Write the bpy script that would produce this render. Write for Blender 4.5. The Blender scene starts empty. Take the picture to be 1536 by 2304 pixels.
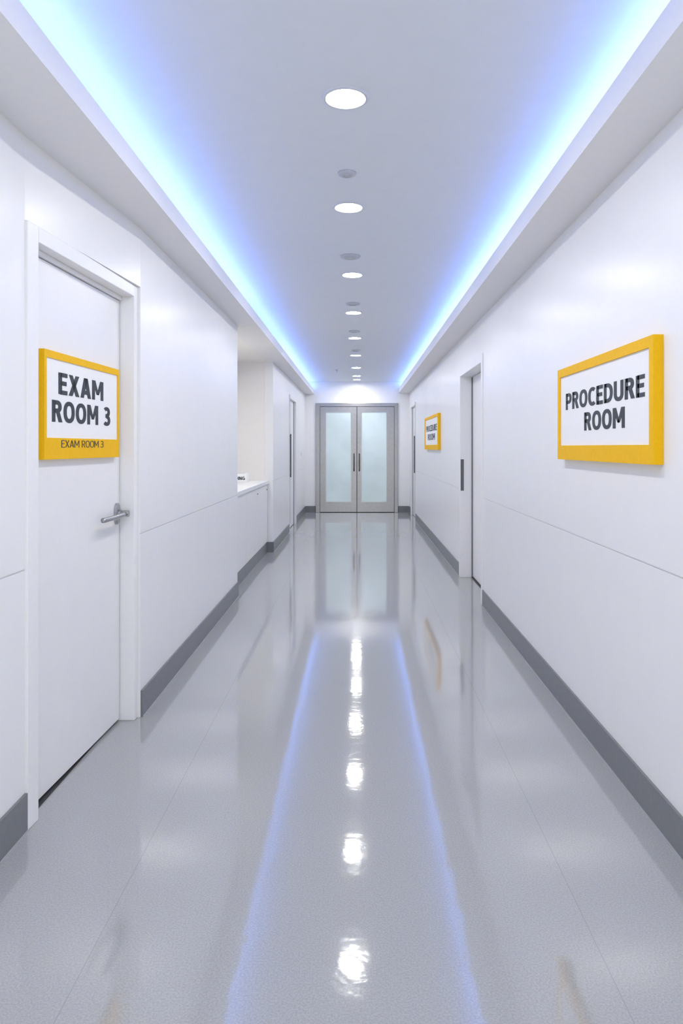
import bpy, bmesh, math
from mathutils import Vector, Matrix

scene = bpy.context.scene
COL = scene.collection
try:
    scene.view_settings.view_transform = 'Standard'
    scene.view_settings.look = 'None'
    scene.view_settings.exposure = 0.0
except Exception:
    pass

# ------------------------------------------------------------------ materials
def principled(name, color, rough=0.5, metal=0.0, noise=0.0, nscale=40, bump=0.0, bscale=60,
               emis=None, estr=0.0, spec=0.5, coat=0.0):
    m = bpy.data.materials.new(name); m.use_nodes = True
    nt = m.node_tree; b = nt.nodes['Principled BSDF']
    b.inputs['Roughness'].default_value = rough
    b.inputs['Metallic'].default_value = metal
    b.inputs['Specular IOR Level'].default_value = spec
    b.inputs['Coat Weight'].default_value = coat
    tc = nt.nodes.new('ShaderNodeTexCoord')
    nz = nt.nodes.new('ShaderNodeTexNoise'); nz.inputs['Scale'].default_value = nscale
    nz.inputs['Detail'].default_value = 4
    nt.links.new(tc.outputs['Object'], nz.inputs['Vector'])
    r = nt.nodes.new('ShaderNodeValToRGB')
    r.color_ramp.elements[0].position = 0.3; r.color_ramp.elements[1].position = 0.7
    c0 = [max(0, c*(1-noise)) for c in color]; c1 = [min(1, c*(1+noise)) for c in color]
    r.color_ramp.elements[0].color = (*c0, 1); r.color_ramp.elements[1].color = (*c1, 1)
    nt.links.new(nz.outputs['Fac'], r.inputs['Fac'])
    nt.links.new(r.outputs['Color'], b.inputs['Base Color'])
    if bump > 0:
        n2 = nt.nodes.new('ShaderNodeTexNoise'); n2.inputs['Scale'].default_value = bscale
        nt.links.new(tc.outputs['Object'], n2.inputs['Vector'])
        bp = nt.nodes.new('ShaderNodeBump'); bp.inputs['Strength'].default_value = bump
        bp.inputs['Distance'].default_value = 0.01
        nt.links.new(n2.outputs['Fac'], bp.inputs['Height'])
        nt.links.new(bp.outputs['Normal'], b.inputs['Normal'])
    if emis:
        b.inputs['Emission Color'].default_value = (*emis, 1)
        b.inputs['Emission Strength'].default_value = estr
    return m

def emission(name, color, strength):
    m = bpy.data.materials.new(name); m.use_nodes = True
    nt = m.node_tree; nt.nodes.clear()
    e = nt.nodes.new('ShaderNodeEmission'); o = nt.nodes.new('ShaderNodeOutputMaterial')
    e.inputs['Color'].default_value = (*color, 1); e.inputs['Strength'].default_value = strength
    nt.links.new(e.outputs[0], o.inputs['Surface'])
    return m

M_wall = principled('white_wall_laminate', (0.89, 0.89, 0.89), 0.30, noise=0.008, nscale=6, bump=0.03, bscale=30, spec=0.42)
M_alcove = principled('warm_white_paint', (0.90, 0.88, 0.84), 0.5, noise=0.01)
M_soffit = principled('soffit_paint', (0.86, 0.86, 0.865), 0.5, noise=0.01)
M_ceil = principled('ceiling_paint', (0.75, 0.78, 0.82), 0.7, noise=0.01, nscale=10)
M_base = principled('grey_vinyl_base', (0.19, 0.20, 0.21), 0.35, noise=0.05)
M_seal = principled('light_grey_sealant', (0.42, 0.43, 0.45), 0.4)
M_door = principled('white_door_laminate', (0.88, 0.88, 0.88), 0.35, noise=0.01, nscale=8, bump=0.03)
M_case = principled('white_painted_casing', (0.89, 0.89, 0.89), 0.35, noise=0.01)
M_gap = principled('dark_gap', (0.03, 0.03, 0.035), 0.6)
M_yel = principled('yellow_sign_paint', (0.93, 0.52, 0.001), 0.6, noise=0.03, nscale=60, bump=0.05, bscale=200, spec=0.25)
M_panel = principled('white_sign_panel', (0.93, 0.93, 0.93), 0.5, noise=0.005)
M_txt = principled('slate_lettering', (0.022, 0.033, 0.045), 0.5, noise=0.02)
M_txt2 = principled('brown_lettering', (0.06, 0.05, 0.025), 0.5, noise=0.02)
M_chrome = principled('satin_chrome', (0.42, 0.43, 0.45), 0.22, metal=1, noise=0.03)
M_pull = principled('dark_polished_steel', (0.16, 0.163, 0.17), 0.25, metal=1, noise=0.03)
M_steel = principled('brushed_steel', (0.39, 0.39, 0.39), 0.28, metal=1, noise=0.05, nscale=15)
M_glass = principled('frosted_glass_with_glow', (0.55, 0.66, 0.68), 0.28, noise=0.16, nscale=0.9, emis=(0.80, 0.93, 0.95), estr=0.18)  # emission painted into the panes as backlight; no lit room behind
M_counter = principled('white_solid_surface', (0.88, 0.88, 0.88), 0.25, noise=0.01)
M_ring = principled('grey_trim_ring', (0.62, 0.64, 0.68), 0.4, noise=0.01)
M_disc = principled('grey_disc_plastic', (0.52, 0.53, 0.56), 0.5, noise=0.15, nscale=180)
M_lens = emission('downlight_lens', (1.0, 0.975, 0.935), 182.0)
M_led = emission('blue_led_strip', (0.02, 0.19, 1.0), 27.0)
M_ledw = emission('added_white_strip', (0.78, 0.85, 1.0), 12.0)  # added second strip, gives the blue cove glow its white core

# floor
def floor_mat():
    m = bpy.data.materials.new('polished_vinyl_floor'); m.use_nodes = True
    nt = m.node_tree; b = nt.nodes['Principled BSDF']; L = nt.links.new
    tc = nt.nodes.new('ShaderNodeTexCoord')
    n1 = nt.nodes.new('ShaderNodeTexNoise'); n1.inputs['Scale'].default_value = 170; n1.inputs['Detail'].default_value = 4
    L(tc.outputs['Object'], n1.inputs['Vector'])
    r = nt.nodes.new('ShaderNodeValToRGB')
    r.color_ramp.elements[0].position = 0.35; r.color_ramp.elements[1].position = 0.65
    r.color_ramp.elements[0].color = (0.35, 0.357, 0.362, 1); r.color_ramp.elements[1].color = (0.43, 0.437, 0.44, 1)
    L(n1.outputs['Fac'], r.inputs['Fac'])
    sx = nt.nodes.new('ShaderNodeSeparateXYZ'); L(tc.outputs['Object'], sx.inputs[0])
    masks = []
    for pos in (0.72, -0.79):
        s = nt.nodes.new('ShaderNodeMath'); s.operation = 'COMPARE'
        L(sx.outputs['X'], s.inputs[0]); s.inputs[1].default_value = pos; s.inputs[2].default_value = 0.0015
        masks.append(s)
    ad = nt.nodes.new('ShaderNodeMath'); ad.operation = 'MAXIMUM'
    L(masks[0].outputs[0], ad.inputs[0]); L(masks[1].outputs[0], ad.inputs[1])
    mx = nt.nodes.new('ShaderNodeMix'); mx.data_type = 'RGBA'
    L(ad.outputs[0], mx.inputs['Factor']); L(r.outputs['Color'], mx.inputs['A'])
    mx.inputs['B'].default_value = (0.32, 0.325, 0.33, 1)
    L(mx.outputs['Result'], b.inputs['Base Color'])
    b.inputs['Roughness'].default_value = 0.06
    b.inputs['IOR'].default_value = 1.65
    b.inputs['Specular IOR Level'].default_value = 0.85
    n2 = nt.nodes.new('ShaderNodeTexNoise'); n2.inputs['Scale'].default_value = 12; n2.inputs['Detail'].default_value = 2
    L(tc.outputs['Object'], n2.inputs['Vector'])
    n3 = nt.nodes.new('ShaderNodeTexNoise'); n3.inputs['Scale'].default_value = 60; n3.inputs['Detail'].default_value = 1
    L(tc.outputs['Object'], n3.inputs['Vector'])
    b1 = nt.nodes.new('ShaderNodeBump'); b1.inputs['Strength'].default_value = 0.05; b1.inputs['Distance'].default_value = 0.01
    L(n2.outputs['Fac'], b1.inputs['Height'])
    b2 = nt.nodes.new('ShaderNodeBump'); b2.inputs['Strength'].default_value = 0.018; b2.inputs['Distance'].default_value = 0.004
    L(n3.outputs['Fac'], b2.inputs['Height']); L(b1.outputs['Normal'], b2.inputs['Normal'])
    L(b2.outputs['Normal'], b.inputs['Normal'])
    return m
M_floor = floor_mat()

# ------------------------------------------------------------------ helpers
def add_hexa(bm, pts):
    v = [bm.verts.new(p) for p in pts]
    for f in ((3,2,1,0),(4,5,6,7),(0,1,5,4),(1,2,6,5),(2,3,7,6),(3,0,4,7)):
        bm.faces.new([v[i] for i in f])

def box_pts(b):
    x0,x1,y0,y1,z0,z1 = b
    return [(x0,y0,z0),(x1,y0,z0),(x1,y1,z0),(x0,y1,z0),(x0,y0,z1),(x1,y0,z1),(x1,y1,z1),(x0,y1,z1)]

def finish(bm, name, mat, smooth=False, bevel=0.0):
    bmesh.ops.recalc_face_normals(bm, faces=bm.faces)
    me = bpy.data.meshes.new(name); bm.to_mesh(me); bm.free()
    me.materials.append(mat)
    ob = bpy.data.objects.new(name, me); COL.objects.link(ob)
    if smooth:
        for p in me.polygons: p.use_smooth = True
    if bevel > 0:
        md = ob.modifiers.new('bevel', 'BEVEL'); md.width = bevel; md.segments = 2
        md.limit_method = 'ANGLE'; md.angle_limit = math.radians(40)
    return ob

def boxes(name, bl, mat, bevel=0.0):
    bm = bmesh.new()
    for b in bl: add_hexa(bm, box_pts(b) if len(b) == 6 else b)
    return finish(bm, name, mat, bevel=bevel)

def prism(y0, x0a, x0b, y1, x1a, x1b, z0, z1):
    return [(x0a,y0,z0),(x0b,y0,z0),(x1b,y1,z0),(x1a,y1,z0),(x0a,y0,z1),(x0b,y0,z1),(x1b,y1,z1),(x1a,y1,z1)]

def structure(ob, label=None):
    ob['kind'] = 'structure'
    if label: ob['label'] = label
    return ob

def empty(name, loc, rotz=0.0):
    e = bpy.data.objects.new(name, None); e.empty_display_size = 0.1
    e.location = loc; e.rotation_euler = (0, 0, rotz); COL.objects.link(e)
    return e

def parent_world(child, par):
    child.parent = par
    child.matrix_parent_inverse = Matrix.Translation(-Vector(par.location))

def tube(bm, pts, r, seg=12):
    rings = []
    P = [Vector(p) for p in pts]
    for i, p in enumerate(P):
        if i == 0: t = (P[1]-P[0])
        elif i == len(P)-1: t = (P[-1]-P[-2])
        else: t = (P[i+1]-P[i-1])
        t.normalize()
        ref = Vector((0,0,1)) if abs(t.z) < 0.9 else Vector((1,0,0))
        a = t.cross(ref).normalized(); b = t.cross(a).normalized()
        rings.append([bm.verts.new(p + a*r*math.cos(2*math.pi*k/seg) + b*r*math.sin(2*math.pi*k/seg)) for k in range(seg)])
    for i in range(len(rings)-1):
        for k in range(seg):
            bm.faces.new([rings[i][k], rings[i][(k+1)%seg], rings[i+1][(k+1)%seg], rings[i+1][k]])
    bm.faces.new(rings[0]); bm.faces.new(list(reversed(rings[-1])))

def lathe(bm, prof, seg=40, center=(0,0,0)):
    c = Vector(center); rings = []
    for r, z in prof:
        if r < 1e-6: rings.append([bm.verts.new(c + Vector((0,0,z)))])
        else: rings.append([bm.verts.new(c + Vector((r*math.cos(2*math.pi*k/seg), r*math.sin(2*math.pi*k/seg), z))) for k in range(seg)])
    for i in range(len(rings)-1):
        a, b = rings[i], rings[i+1]
        for k in range(seg):
            k2 = (k+1) % seg
            if len(a) == 1 and len(b) == 1: continue
            if len(a) == 1: bm.faces.new([a[0], b[k2], b[k]])
            elif len(b) == 1: bm.faces.new([a[k], a[k2], b[0]])
            else: bm.faces.new([a[k], a[k2], b[k2], b[k]])

# ---- lettering: bold sans glyphs built from strokes (cap height 1)
def arc(cx, cy, rx, ry, a0, a1, n=14, p=0.86):
    out = []
    for i in range(n+1):
        a = math.radians(a0 + (a1-a0)*i/n)
        c, s = math.cos(a), math.sin(a)
        out.append((cx + rx*math.copysign(abs(c)**p, c), cy + ry*math.copysign(abs(s)**p, s)))
    return out

def glyph(ch, w):
    h = w/2; d = w*1.12
    V = lambda x: ([(x, 0), (x, 1)], False)
    Hh = lambda x0, x1, y: ([(x0, y), (x1, y)], False)
    if ch == 'E': return 0.52, [V(h), Hh(h, 0.52, 1-h*0.9), Hh(h, 0.47, 0.52), Hh(h, 0.52, h*0.9)], []
    if ch == 'X': return 0.66, [], [[(0,0),(d,0),(0.65,1),(0.65-d,1)], [(0.66-d,0),(0.66,0),(d+0.01,1),(0.01,1)]]
    if ch == 'A': return 0.70, [Hh(0.14, 0.56, 0.28)], [[(0,0),(d*0.93,0),(0.35+d*0.55,1),(0.35-d*0.55,1)], [(0.70-d*0.93,0),(0.70,0),(0.35+d*0.55,1),(0.35-d*0.55,1)]]
    if ch == 'M': return 0.82, [V(h), V(0.82-h)], [[(0,1),(w*1.15,1),(0.41+w*0.38,0.27),(0.41-w*0.38,0.27)], [(0.82-w*1.15,1),(0.82,1),(0.41+w*0.38,0.27),(0.41-w*0.38,0.27)]]
    if ch == 'N': return 0.68, [V(h), V(0.68-h)], [[(0,1),(w*1.15,1),(0.68,0),(0.68-w*1.15,0)]]
    if ch == 'H': return 0.66, [V(h), V(0.66-h), Hh(h, 0.66-h, 0.52)], []
    if ch == 'R': return 0.62, [V(h), ([(h,1-h)] + arc(0.30, 0.71, 0.28-h+0.0, 0.29-h, 90, -90) + [(h, 0.42+h)], False)], [[(0.24,0.46),(0.24+d,0.46),(0.63,0),(0.63-d,0)]]
    if ch == 'P': return 0.59, [V(h), ([(h,1-h)] + arc(0.30, 0.68, 0.29-h, 0.32-h, 90, -90) + [(h, 0.36+h)], False)], []
    if ch == 'D': return 0.66, [V(h), ([(h,1-h)] + arc(0.24, 0.5, 0.42-h, 0.5-h, 90, -90, 20) + [(h, h)], False)], []
    if ch == 'O': return 0.72, [(arc(0.36, 0.5, 0.36-h, 0.51-h, 0, 360, 36)[:-1], True)], []
    if ch == 'C': return 0.60, [(arc(0.36, 0.5, 0.36-h, 0.51-h, 52, 308, 26), False)], []
    if ch == 'G': return 0.67, [(arc(0.36, 0.5, 0.36-h, 0.51-h, 52, 300, 26) + [(0.60, 0.13)], False), ([(0.60, 0.06), (0.60, 0.5)], False), Hh(0.38, 0.60+h, 0.47)], []
    if ch == 'U': return 0.66, [([(h, 1), (h, 0.36)] + arc(0.33, 0.36, 0.33-h, 0.37-h, 180, 360, 16) + [(0.66-h, 0.36), (0.66-h, 1)], False)], []
    if ch == '3': return 0.54, [(arc(0.24, 0.735, 0.27-h, 0.275-h, 145, -90, 16) , False), (arc(0.24, 0.285, 0.30-h, 0.295-h, 90, -145, 16), False),
                               Hh(0.15, 0.27, 0.522)], []
    return 0.28, [], []

def stroke_bm(bm, pts, closed, w, d0, d1, X):
    clean = []
    for p in pts:
        if not clean or (abs(p[0]-clean[-1][0]) + abs(p[1]-clean[-1][1])) > 1e-4: clean.append(p)
    pts = clean; n = len(pts); L, R = [], []
    for i in range(n):
        def dirv(a, b):
            v = Vector((pts[b][0]-pts[a][0], pts[b][1]-pts[a][1])); v.normalize(); return v
        if closed: a = dirv((i-1)%n, i); b = dirv(i, (i+1)%n)
        else:
            a = dirv(i-1, i) if i > 0 else dirv(0, 1); b = dirv(i, i+1) if i < n-1 else dirv(n-2, n-1)
        t = (a+b).normalized(); nn = Vector((-t.y, t.x)); k = max(0.5, nn.dot(Vector((-a.y, a.x))))
        o = nn*(w/2/k); p = Vector(pts[i]); L.append(p+o); R.append(p-o)
    m = n if closed else n-1
    f = [[bm.verts.new(X(q, dd)) for q in side] for dd in (d0, d1) for side in (L, R)]
    for i in range(m):
        j = (i+1) % n
        bm.faces.new([f[0][i], f[0][j], f[1][j], f[1][i]])
        bm.faces.new([f[2][i], f[3][i], f[3][j], f[2][j]])
        bm.faces.new([f[0][i], f[2][i], f[2][j], f[0][j]])
        bm.faces.new([f[1][i], f[1][j], f[3][j], f[3][i]])
    if not closed:
        for i in (0, n-1): bm.faces.new([f[0][i], f[1][i], f[3][i], f[2][i]])

def text_mesh(name, s, u0, u1, v0, v1, ydepth, thick, mat, weight=0.2, gap=0.085):
    adv = []; x = 0
    for ch in s:
        a, st, pg = glyph(ch, weight); adv.append((x, st, pg)); x += a + gap
    tot = x - gap
    sx_, sz_ = (u1-u0)/tot, (v1-v0)
    bm = bmesh.new()
    for (x0, st, pg) in adv:
        X = lambda q, dd, x0=x0: (u0 + (x0+q[0])*sx_, dd, v0 + q[1]*sz_)
        for pts, cl in st: stroke_bm(bm, pts, cl, weight, ydepth-thick, ydepth, X)
        for poly in pg:
            a = [bm.verts.new(X(p, ydepth-thick*0.98)) for p in poly]; b = [bm.verts.new(X(p, ydepth)) for p in poly]
            bm.faces.new(a); bm.faces.new(list(reversed(b)))
            for i in range(len(a)):
                j = (i+1) % len(a); bm.faces.new([a[i], b[i], b[j], a[j]])
    return finish(bm, name, mat)

# ------------------------------------------------------------------ constants (metres)
EYE = 1.5
XL, XR = -1.205, 1.19
XN = -1.30
YB, YE = -1.6, 16.33
ZC = 3.0
ZSL, ZSR = 2.715, 2.74
LL, LR = -0.995, 0.945
ZTL, ZTR = 2.815, 2.85
GZ = 1.02
G = 0.006

def panelled(xf, sgn, y0, y1, z0=0.0, z1=ZC, t=0.12):
    xa = xf + sgn*0.006; xb = xf + sgn*t
    out = []
    lo, hi = sorted((xf, xa)); blo, bhi = sorted((xa, xb))
    out.append((blo, bhi, y0, y1, z0, z1))
    out.append((lo, hi, y0, y1, z0, GZ-G/2)); out.append((lo, hi, y0, y1, GZ+G/2, z1))
    return out

# ------------------------------------------------------------------ shell
structure(boxes('floor', [(-2.1, 1.6, YB, YE+0.15, -0.1, 0.0)], M_floor), 'polished light grey vinyl corridor floor with faint seams')
structure(boxes('ceiling', [(-2.1, 1.6, YB, YE+0.15, ZC, ZC+0.1)], M_ceil), 'smooth pale grey painted ceiling')

DY0, DY1 = 2.78, 3.95
def xline(y):
    t = (y-DY0)/(DY1-DY0); t = max(0, min(1, t)); return XN + t*(XL-XN)
HZ = 2.39
lw = []
lw += panelled(XN, -1, YB, DY0)
lw.append(prism(DY0, XN-0.12, XN, DY1, XL-0.12, XL, HZ, ZC))
AY0, AY1 = 7.14, 10.15
lw += panelled(XL, -1, DY1, AY0)
lw += panelled(XL, -1, AY1, 12.5)
lw += [(XL-0.12, XL, 12.5, 13.9, HZ+0.04, ZC)]
lw += panelled(XL, -1, 13.9, YE+0.12)
structure(boxes('wall_left', lw, M_wall), 'glossy white panelled corridor wall with horizontal joint')
structure(boxes('wall_alcove', [(-1.98, -1.86, AY0-0.12, AY1+0.12, 0, ZC),
                                (-1.86, XL-0.121, AY0-0.12, AY0, 0, ZC),
                                (-1.86, XL-0.121, AY1, AY1+0.12, 0, ZC),
                                (-1.86, XN, AY0, AY1, ZSL, ZSL+0.1)], M_alcove),
          'warm white painted alcove walls')
RY0, RY1 = 6.73, 8.27
FY0, FY1 = 14.5, 15.8
rw = []
rw += panelled(XR, 1, YB, RY0)
rw.append((XR, XR+0.12, RY0, RY1, HZ, ZC))
rw += panelled(XR, 1, RY1, FY0)
rw.append((XR, XR+0.12, FY0, FY1, HZ+0.04, ZC))
rw += panelled(XR, 1, FY1, YE+0.12)
structure(boxes('wall_right', rw, M_wall), 'glossy white panelled corridor wall with horizontal joint')
EX0, EX1, EZ = -0.96, 0.93, 2.51
structure(boxes('wall_end', [(XL, EX0, YE, YE+0.12, 0, ZC), (EX1, XR, YE, YE+0.12, 0, ZC),
                             (EX0, EX1, YE, YE+0.12, EZ, ZC)], M_wall), 'white end wall around the double doors')

structure(boxes('trim_1', [(XN, LL, YB, YE, ZSL, ZSL+0.02), (LL-0.02, LL, YB, YE, ZSL+0.02, ZTL)], M_soffit),
          'white dropped soffit with cove lip')
structure(boxes('trim_2', [(LR, XR, YB, YE, ZSR, ZSR+0.02), (LR, LR+0.02, YB, YE, ZSR+0.02, ZTR)], M_soffit),
          'white dropped soffit with cove lip')

BH, BT = 0.148, 0.012
XF = -1.285
structure(boxes('baseboard_left', [(XN, XN+BT, YB, DY0-0.001, 0, BH),
                                   (XL, XL+BT, DY1+0.001, AY0, 0, BH),
                                   (XF-0.003, XL+BT, AY1-BT, AY1, 0, BH),
                                   (XL, XL+BT, AY1, 12.5, 0, BH),
                                   (XL, XL+BT, 13.9, YE, 0, BH)], M_base), 'mid grey vinyl baseboard')
structure(boxes('baseboard_right', [(XR-BT, XR, YB, RY0, 0, BH), (XR-BT, XR, RY1, FY0, 0, BH),
                                    (XR-BT, XR, FY1, YE, 0, BH)], M_base), 'mid grey vinyl baseboard')
structure(boxes('baseboard_end', [(XL+BT, EX0, YE-BT, YE, 0, BH), (EX1, XR-BT, YE-BT, YE, 0, BH)], M_base), 'mid grey vinyl baseboard')
structure(boxes('trim_3', [(XN+BT, XN+BT+0.006, YB, DY0-0.001, 0, 0.005), (XL+BT, XL+BT+0.006, DY1+0.001, AY0, 0, 0.005),
                           (XL+BT, XL+BT+0.006, AY1, 12.5, 0, 0.005),
                           (XR-BT-0.006, XR-BT, YB, RY0, 0, 0.005), (XR-BT-0.006, XR-BT, RY1, FY0, 0, 0.005)], M_seal),
          'pale sealant bead at the foot of the baseboards')

# ------------------------------------------------------------------ exam room door
LS = 0.045/1.05
def lx(y): return -1.348 + (y-2.85)*LS
d1 = empty('door_1', (-1.33, 3.38, 0)); structure(d1, 'white flush door in a white casing with satin lever')
CI0, CI1 = 2.865, 3.90
def ct(y): return 0.012 - 0.027*(y-DY0)/(DY1-DY0)
def casp(y0, y1, z0, z1, xb=-1.42):
    return prism(y0, xb, xline(y0)+ct(y0), y1, xb, xline(y1)+ct(y1), z0, z1)
fr = boxes('frame', [casp(DY0, CI0, 0, HZ), casp(CI1, DY1, 0, HZ), casp(CI0, CI1, 2.325, HZ)], M_case, bevel=0.004)
parent_world(fr, d1)
st = boxes('door_stop', [prism(CI0, -1.42, lx(CI0)+0.012, CI1, -1.42, lx(CI1)+0.012, 2.303, 2.325)], M_case, bevel=0.002)
parent_world(st, d1)
lf = boxes('leaf', [prism(CI0+0.004, lx(CI0)-0.045, lx(CI0), CI1-0.008, lx(CI1)-0.045, lx(CI1), 0.014, 2.30)], M_door, bevel=0.003)
parent_world(lf, d1)
sg_ = boxes('edge_gap', [prism(CI0, lx(CI0)-0.05, lx(CI0)-0.012, CI1, lx(CI1)-0.05, lx(CI1)-0.012, 0.007, 2.303)], M_gap)
parent_world(sg_, d1)
th = boxes('threshold', [(-1.42, -1.325, CI0, CI1, 0.0, 0.006)], M_gap); parent_world(th, d1)
bk = boxes('backing', [(-1.50, -1.425, CI0, CI1, 0, 2.38)], M_gap); parent_world(bk, d1)
hy = 3.845; hx = lx(hy); hz = 1.14
bm = bmesh.new()
seg = 28
ring0, ring1, ring2 = [], [], []
for k in range(seg):
    a = 2*math.pi*k/seg
    cy, cz = math.cos(a)*0.030, math.copysign(abs(math.sin(a))**0.6, math.sin(a))*0.058
    ring0.append(bm.verts.new((hx, hy+cy, hz+cz)))
    ring1.append(bm.verts.new((hx+0.012, hy+cy, hz+cz)))
    ring2.append(bm.verts.new((hx+0.016, hy+cy*0.85, hz+cz*0.92)))
for k in range(seg):
    k2 = (k+1) % seg
    bm.faces.new([ring0[k], ring0[k2], ring1[k2], ring1[k]]); bm.faces.new([ring1[k], ring1[k2], ring2[k2], ring2[k]])
bm.faces.new(ring2); bm.faces.new(list(reversed(ring0)))
hd = finish(bm, 'handle', M_chrome); hd['label'] = 'satin chrome lever handle on an oval plate'
parent_world(hd, d1)
bm = bmesh.new()
tube(bm, [(hx+0.010, hy, hz), (hx+0.035, hy, hz), (hx+0.046, hy-0.006, hz), (hx+0.052, hy-0.02, hz-0.001),
          (hx+0.052, hy-0.06, hz-0.003), (hx+0.045, hy-0.16, hz-0.006), (hx+0.036, hy-0.27, hz-0.008), (hx+0.032, hy-0.285, hz-0.008)], 0.013, 14)
lv = finish(bm, 'lever', M_chrome, smooth=True)
lv.parent = hd
bm = bmesh.new()
tube(bm, [(hx+0.012, hy, hz), (hx+0.03, hy, hz)], 0.022, 20)
tube(bm, [(hx+0.035, hy+0.006, hz), (hx+0.068, hy+0.006, hz)], 0.018, 20)
cl = finish(bm, 'collar', M_chrome, smooth=False, bevel=0.002); cl.parent = hd

# ------------------------------------------------------------------ signs
def make_sign(loc, rotz, w, h, t, bt, bb, bs, lines, label):
    e = empty('wall_sign', loc, rotz); e['label'] = label; e['category'] = 'sign'
    f = boxes('sign_frame', [(0, w, -t*0.6, 0, 0, h), (0, bs, -t, -t*0.6, 0, h), (w-bs, w, -t, -t*0.6, 0, h),
                             (bs, w-bs, -t, -t*0.6, h-bt, h), (bs, w-bs, -t, -t*0.6, 0, bb)], M_yel)
    f['label'] = 'bright yellow sign frame'; f.parent = e
    p = boxes('sign_panel', [(bs, w-bs, -t*0.8, -t*0.6, bb, h-bt)], M_panel); p['label'] = 'matt white sign panel'; p.parent = e
    for (s, u0, u1, v0, v1, onband, weight, mat) in lines:
        o = text_mesh('lettering', s, u0, u1, v0, v1, (-t if onband else -t*0.8), 0.0015, mat, weight)
        o['label'] = 'raised sign text reading ' + s
        o.parent = e
    return e

ang = math.atan2(1.0, LS)
sy0 = 2.99; sw = 0.835
make_sign((lx(sy0)+0.0005, sy0, 1.447), ang, sw, 0.468, 0.026, 0.032, 0.093, 0.022,
          [('EXAM', 0.138, 0.63, 0.287, 0.382, False, 0.2, M_txt),
           ('ROOM 3', 0.077, 0.72, 0.163, 0.258, False, 0.2, M_txt),
           ('EXAM ROOM 3', 0.155, 0.62, 0.051, 0.084, True, 0.1, M_txt2)],
          'yellow framed white exam room sign on the door')
ry1 = 4.087; ry0 = 2.767
def uu(y): return ry1 - y
make_sign((XR-0.0005, ry1, 1.431), -math.pi/2, ry1-ry0, 0.508, 0.04, 0.045, 0.078, 0.04,
          [('PROCEDURE', uu(3.95), uu(2.865), 0.274, 0.364, False, 0.2, M_txt),
           ('ROOM', uu(3.63), uu(3.08), 0.153, 0.245, False, 0.2, M_txt)],
          'large yellow framed white procedure room sign on the wall')
make_sign((XR-0.0005, 12.19, 1.46), -math.pi/2, 2.02, 0.53, 0.04, 0.045, 0.075, 0.09,
          [('PROCEDURE', 0.22, 1.80, 0.29, 0.385, False, 0.2, M_txt),
           ('ROOM', 0.50, 1.55, 0.15, 0.25, False, 0.2, M_txt)],
          'yellow framed white room sign past the recessed doorway')

# ------------------------------------------------------------------ right door
d2 = empty('door_2', (1.30, 7.5, 0)); structure(d2, 'white recessed sliding door in a white casing')
fr = boxes('frame', [(XR-0.012, 1.42, RY0, RY0+0.07, 0, HZ), (XR-0.012, 1.42, RY1-0.09, RY1, 0, HZ),
                     (XR-0.012, 1.42, RY0+0.07, RY1-0.09, 2.31, HZ)], M_case, bevel=0.004)
parent_world(fr, d2)
lf = boxes('leaf', [(1.325, 1.365, RY0+0.075, RY1-0.094, 0.014, 2.305)], M_door, bevel=0.003); parent_world(lf, d2)
sl = boxes('edge_seal', [(1.310, 1.325, RY1-0.10, RY1-0.0905, 0.0, 2.30)], M_base); parent_world(sl, d2)
tr = boxes('threshold', [(1.31, 1.42, RY0+0.07, RY1-0.09, 0.0, 0.010)], M_gap); parent_world(tr, d2)
hp = boxes('pull_plate', [(1.186, 1.222, RY1-0.0945, RY1-0.09, 1.0, 1.36), (1.196, 1.212, RY1-0.098, RY1-0.0945, 1.02, 1.34)], M_pull, bevel=0.001)
hp['label'] = 'slim satin steel pull plate'; parent_world(hp, d2)
bk = boxes('backing', [(1.43, 1.5, RY0, RY1, 0, HZ)], M_gap); parent_world(bk, d2)

# ------------------------------------------------------------------ far side doors
def far_door(name, side, y0, y1, zt):
    X = XL if side < 0 else XR; s = side
    e = empty(name, (X+s*0.06, (y0+y1)/2, 0)); structure(e, 'white flush side door with dark edge and bar pull')
    def bx(a, b, ya, yb, za, zb):
        lo, hi = sorted((X+s*a, X+s*b)); return (lo, hi, ya, yb, za, zb)
    f = boxes('frame', [bx(-0.012, 0.16, y0, y0+0.06, 0, zt), bx(-0.012, 0.16, y1-0.06, y1, 0, zt), bx(-0.012, 0.16, y0+0.06, y1-0.06, zt-0.06, zt)], M_case, bevel=0.003)
    parent_world(f, e)
    l = boxes('leaf', [bx(0.04, 0.085, y0+0.065, y1-0.065, 0.012, zt-0.065)], M_door, bevel=0.003); parent_world(l, e)
    g = boxes('edge_seal', [bx(0.03, 0.04, y1-0.085, y1-0.0605, 0.0, zt-0.065), bx(-0.016, -0.012, y0+0.045, y0+0.06, BH, zt)], M_base); parent_world(g, e)
    bm = bmesh.new()
    hxx = X - s*0.03; yy = y0+0.03
    tube(bm, [(X-s*0.012, yy, 1.0), (hxx, yy, 1.0)], 0.008, 10); tube(bm, [(X-s*0.012, yy, 1.7), (hxx, yy, 1.7)], 0.008, 10)
    tube(bm, [(hxx, yy, 0.97), (hxx, yy, 1.73)], 0.011, 12)
    h = finish(bm, 'pull_handle', M_pull); h['label'] = 'vertical steel bar pull'; parent_world(h, e)
    b = boxes('backing', [bx(0.17, 0.22, y0, y1, 0, zt)], M_gap); parent_world(b, e)
far_door('door_3', -1, 12.5, 13.9, HZ+0.04)
far_door('door_4', 1, FY0, FY1, HZ+0.04)

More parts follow.
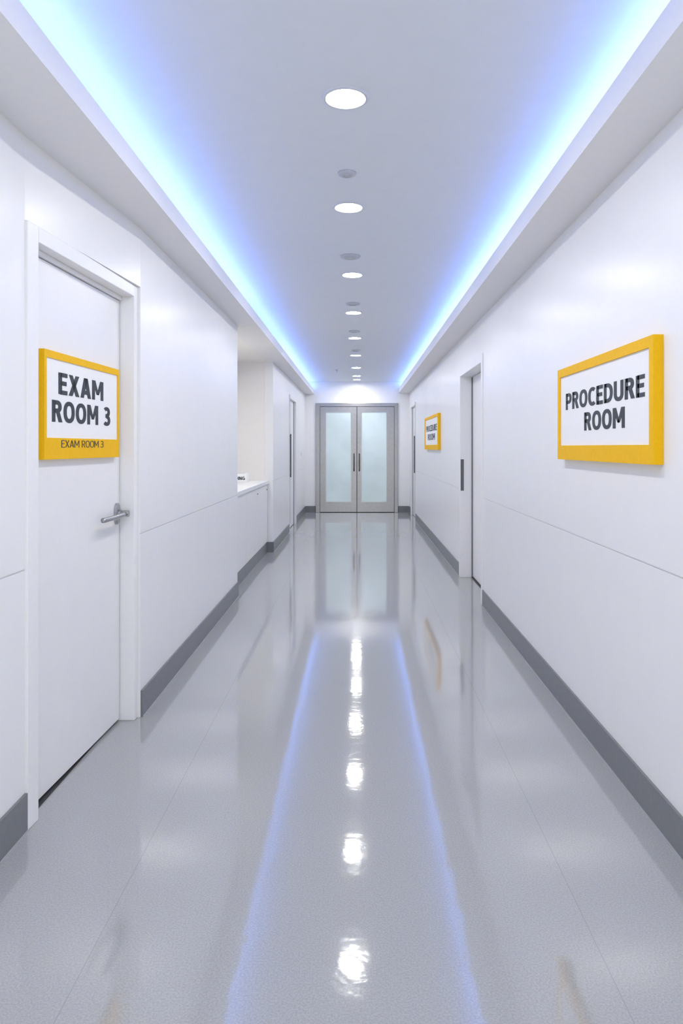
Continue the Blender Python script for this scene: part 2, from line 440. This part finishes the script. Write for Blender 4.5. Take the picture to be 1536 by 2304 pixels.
# ------------------------------------------------------------------ end double doors
d5 = empty('door_5', (-0.015, YE, 0)); structure(d5, 'stainless steel double doors with frosted glass panes')
y0, y1 = YE-0.03, YE+0.10
f = boxes('frame', [(EX0, EX0+0.10, y0, y1, 0, EZ), (EX1-0.085, EX1, y0, y1, 0, EZ), (EX0+0.10, EX1-0.085, y0, y1, 2.43, EZ)], M_steel, bevel=0.006)
f['label'] = 'brushed steel door frame'; parent_world(f, d5)
def metal_leaf(xa, xb, ga, gb, hx):
    ya, yb = YE-0.005, YE+0.045
    zt = 2.425; g0, g1 = 0.235, 2.31
    l = boxes('leaf', [(xa, ga, ya, yb, 0.012, zt), (gb, xb, ya, yb, 0.012, zt), (ga, gb, ya, yb, g1, zt), (ga, gb, ya, yb, 0.012, g0)], M_steel)
    l['label'] = 'brushed steel door leaf'; parent_world(l, d5)
    p = boxes('glass_pane', [(ga, gb, ya+0.012, yb-0.012, g0, g1)], M_glass); p['label'] = 'frosted pale blue glass pane with painted backlight glow'
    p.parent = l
    bd = boxes('glazing_bead', [(ga, ga+0.012, ya+0.002, ya+0.012, g0, g1), (gb-0.012, gb, ya+0.002, ya+0.012, g0, g1),
                                (ga+0.012, gb-0.012, ya+0.002, ya+0.012, g0, g0+0.012), (ga+0.012, gb-0.012, ya+0.002, ya+0.012, g1-0.012, g1)], M_chrome)
    bd.parent = l
    bm = bmesh.new()
    tube(bm, [(hx, ya, 0.96), (hx, ya-0.05, 0.96), (hx, ya-0.06, 0.97), (hx, ya-0.065, 1.0), (hx, ya-0.065, 1.30),
              (hx, ya-0.06, 1.33), (hx, ya-0.05, 1.34), (hx, ya, 1.34)], 0.016, 14)
    h = finish(bm, 'pull_handle', M_pull, smooth=True); h['label'] = 'polished dark steel D pull handle'; h.parent = l
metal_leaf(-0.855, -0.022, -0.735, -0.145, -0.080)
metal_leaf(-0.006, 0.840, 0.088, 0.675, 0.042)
sm = boxes('meeting_seal', [(-0.022, -0.006, YE+0.0, YE+0.04, 0.0, 2.428)], M_gap); parent_world(sm, d5)
b = boxes('backing', [(EX0, EX1, YE+0.11, YE+0.13, 0, EZ)], M_gap); parent_world(b, d5)

# ------------------------------------------------------------------ ceiling fittings
def downlight(loc):
    e = empty('downlight', loc); e['label'] = 'round recessed ceiling downlight, switched on'; e['category'] = 'ceiling light'; e['group'] = 'row of recessed ceiling downlights'
    bm = bmesh.new()
    lathe(bm, [(0.100, 0.0), (0.099, -0.005), (0.094, -0.008), (0.088, -0.009), (0.084, -0.008), (0.081, -0.002), (0.081, 0.0), (0.100, 0.0)])
    r = finish(bm, 'trim_ring', M_ring, smooth=True); r.parent = e
    bm = bmesh.new()
    lathe(bm, [(0.0, -0.0025), (0.05, -0.0025), (0.0805, -0.002), (0.0805, -0.0005), (0.0, -0.0005)])
    l = finish(bm, 'lamp_lens', M_lens, smooth=True); l['label'] = 'glowing white lens'; l.parent = e
    return e, [r, l]
e0, parts = downlight((-0.051, 3.05, ZC))
for x, y in [(-0.055,4.44),(-0.046,6.18),(-0.045,7.92),(-0.037,9.76),(-0.03,11.6),(-0.025,13.4),(-0.02,14.95),(-0.012,15.75),
             (-0.05,1.4),(-0.05,-0.3)]:
    c = e0.copy(); c.location = (x, y, ZC); COL.objects.link(c)
    for p in parts:
        q = p.copy(); q.parent = c; COL.objects.link(q)

def disc(loc, rad):
    bm = bmesh.new()
    lathe(bm, [(0.0, 0.0), (rad, 0.0), (rad, -0.006), (rad*0.9, -0.012), (rad*0.55, -0.016), (0.0, -0.017)])
    e = empty('smoke_detector', loc); e['label'] = 'small flat grey round detector on the ceiling'; e['category'] = 'smoke detector'; e['group'] = 'round ceiling detectors'
    b = finish(bm, 'detector_body', M_disc, smooth=True); b.parent = e
    bm = bmesh.new()
    lathe(bm, [(rad*0.5, -0.0155), (rad*0.5, -0.019), (rad*0.42, -0.019), (rad*0.42, -0.0155)])
    g = finish(bm, 'detector_ring', M_disc); g.parent = e
for x, y, r in [(-0.058,3.89,0.05),(-0.056,5.59,0.08),(-0.05,7.43,0.076),(-0.04,9.2,0.075),(-0.03,11.0,0.075)]:
    disc((x, y, ZC), r)
e = empty('sprinkler_head', (-0.405, 13.8, ZC)); e['label'] = 'small pendent metal sprinkler head on the ceiling'; e['category'] = 'sprinkler'
bm = bmesh.new(); lathe(bm, [(0,0),(0.03,0),(0.03,-0.004),(0.01,-0.008),(0.008,-0.04),(0.0,-0.04)], 20)
s = finish(bm, 'sprinkler_body', M_chrome); s.parent = e
bm = bmesh.new(); lathe(bm, [(0,-0.041),(0.018,-0.041),(0.02,-0.044),(0,-0.045)], 20)
s = finish(bm, 'deflector', M_chrome); s.parent = e

# cove LED strips: blue diffuser, plus a cool-white one added to whiten the glow
for lip, z, sg, zt in [(LL-0.02, ZSL+0.02, -1, ZTL), (LR+0.02, ZSR+0.02, 1, ZTR)]:
    xa = lip + sg*0.048
    zb = zt + 0.018
    e = empty('led_strip_light', (xa, 6, z)); e['label'] = 'blue LED strip light lying in the ceiling cove'; e['category'] = 'strip light'
    ch = boxes('channel', [(xa-0.014, xa+0.014, YB+0.05, YE-0.01, z, zb)], M_ring); parent_world(ch, e)
    dd = boxes('diffuser', [(xa-0.010, xa+0.010, YB+0.05, YE-0.01, zb, zb+0.006)], M_led); parent_world(dd, e)
    dd['label'] = 'glowing blue diffuser'
    xw = lip + sg*0.085
    cw = boxes('added_white_channel', [(xw-0.012, xw+0.012, YB+0.05, YE-0.01, z, zt+0.03)], M_ring); parent_world(cw, e)
    dw = boxes('added_white_diffuser', [(xw-0.008, xw+0.008, YB+0.05, YE-0.01, zt+0.03, zt+0.038)], M_ledw); parent_world(dw, e)
    dw['label'] = 'added cool white strip that whitens the blue glow'

# ------------------------------------------------------------------ alcove cabinets
def cabinet(ya, yb, label, knob_right):
    xf = XF
    e = empty('base_cabinet', (-1.6, (ya+yb)/2, 0)); e['label'] = label; e['category'] = 'cabinet'; e['group'] = 'alcove base cabinets'
    bd = boxes('body', [(-1.855, xf-0.022, ya, yb, 0.15, 0.975)], M_counter); parent_world(bd, e)
    tk = boxes('toe_kick', [(-1.855, xf-0.004, ya, yb, 0.0, 0.15)], M_base); tk['label'] = 'dark grey toe kick'; parent_world(tk, e)
    dr = boxes('door', [(xf-0.022, xf, ya+0.002, yb-0.002, 0.153, 0.968)], M_door, bevel=0.002); parent_world(dr, e)
    bm = bmesh.new()
    ky = yb-0.09 if knob_right else ya+0.09
    tube(bm, [(xf, ky, 0.90), (xf+0.006, ky, 0.90)], 0.005, 12); tube(bm, [(xf+0.006, ky, 0.90), (xf+0.012, ky, 0.90)], 0.010, 16)
    k = finish(bm, 'knob', M_base); k['label'] = 'small dark round knob'; k.parent = dr
cabinet(AY0+0.005, 8.20, 'white flat front base cabinet under the alcove worktop', False)
cabinet(8.205, 9.20, 'white flat front base cabinet with dark knob', True)
cabinet(9.205, AY1-0.015, 'white flat front base cabinet beside the alcove wall', True)
e = empty('worktop', (-1.58, 8.6, 0.975)); e['label'] = 'thin white solid worktop across the alcove cabinets'; e['category'] = 'countertop'
w = boxes('slab', [(-1.858, -1.265, AY0+0.003, AY1-0.003, 0.976, 1.026)], M_counter, bevel=0.005); parent_world(w, e)
e = empty('dispenser_box', (-1.62, 9.6, 1.026)); e['label'] = 'small white dispenser box with dark print on the worktop'; e['category'] = 'box'
bx_ = boxes('carton', [(-0.10, 0.12, 0, 0.22, 0.0005, 0.115)], M_panel, bevel=0.003); bx_.parent = e
t = text_mesh('lettering', 'HNG', -0.02, 0.10, 0.03, 0.075, 0.0, 0.0015, M_txt, 0.2); t['label'] = 'dark printed letters'; t.parent = e
fl = boxes('tissue_slot', [(-0.06, 0.08, 0.05, 0.17, 0.1152, 0.119)], M_ring); fl.parent = e
e = empty('alcove_fill_light', (-1.56, 8.3, ZSL)); e['label'] = 'unseen round fill lamp added in the alcove ceiling'; e['category'] = 'ceiling light'  # added out of view to warm and brighten the alcove walls
for p in parts:
    q = p.copy(); q.parent = e; COL.objects.link(q)

e = empty('light_switch', (XL, 15.2, 1.35)); e['label'] = 'small white wall switch plate'; e['category'] = 'light switch'
p = boxes('plate', [(0, 0.008, -0.05, 0.05, -0.07, 0.07)], M_case, bevel=0.002); p.parent = e
p = boxes('rocker', [(0.008, 0.013, -0.02, 0.02, -0.035, 0.035)], M_ring, bevel=0.002); p.parent = e

# ------------------------------------------------------------------ world, camera
w = bpy.data.worlds.new('world'); scene.world = w; w.use_nodes = True
w.node_tree.nodes['Background'].inputs['Color'].default_value = (0.96, 0.98, 1.0, 1)
w.node_tree.nodes['Background'].inputs['Strength'].default_value = 1.9

cd = bpy.data.cameras.new('camera'); cam = bpy.data.objects.new('camera', cd); COL.objects.link(cam)
cam.location = (0, 0, EYE); cam.rotation_euler = (math.radians(90), 0, 0)
cd.sensor_fit = 'AUTO'; cd.sensor_width = 36; cd.lens = 25.0
cd.shift_x = -36/2304; cd.shift_y = -146/2304
cd.clip_start = 0.05; cd.clip_end = 100
scene.camera = cam
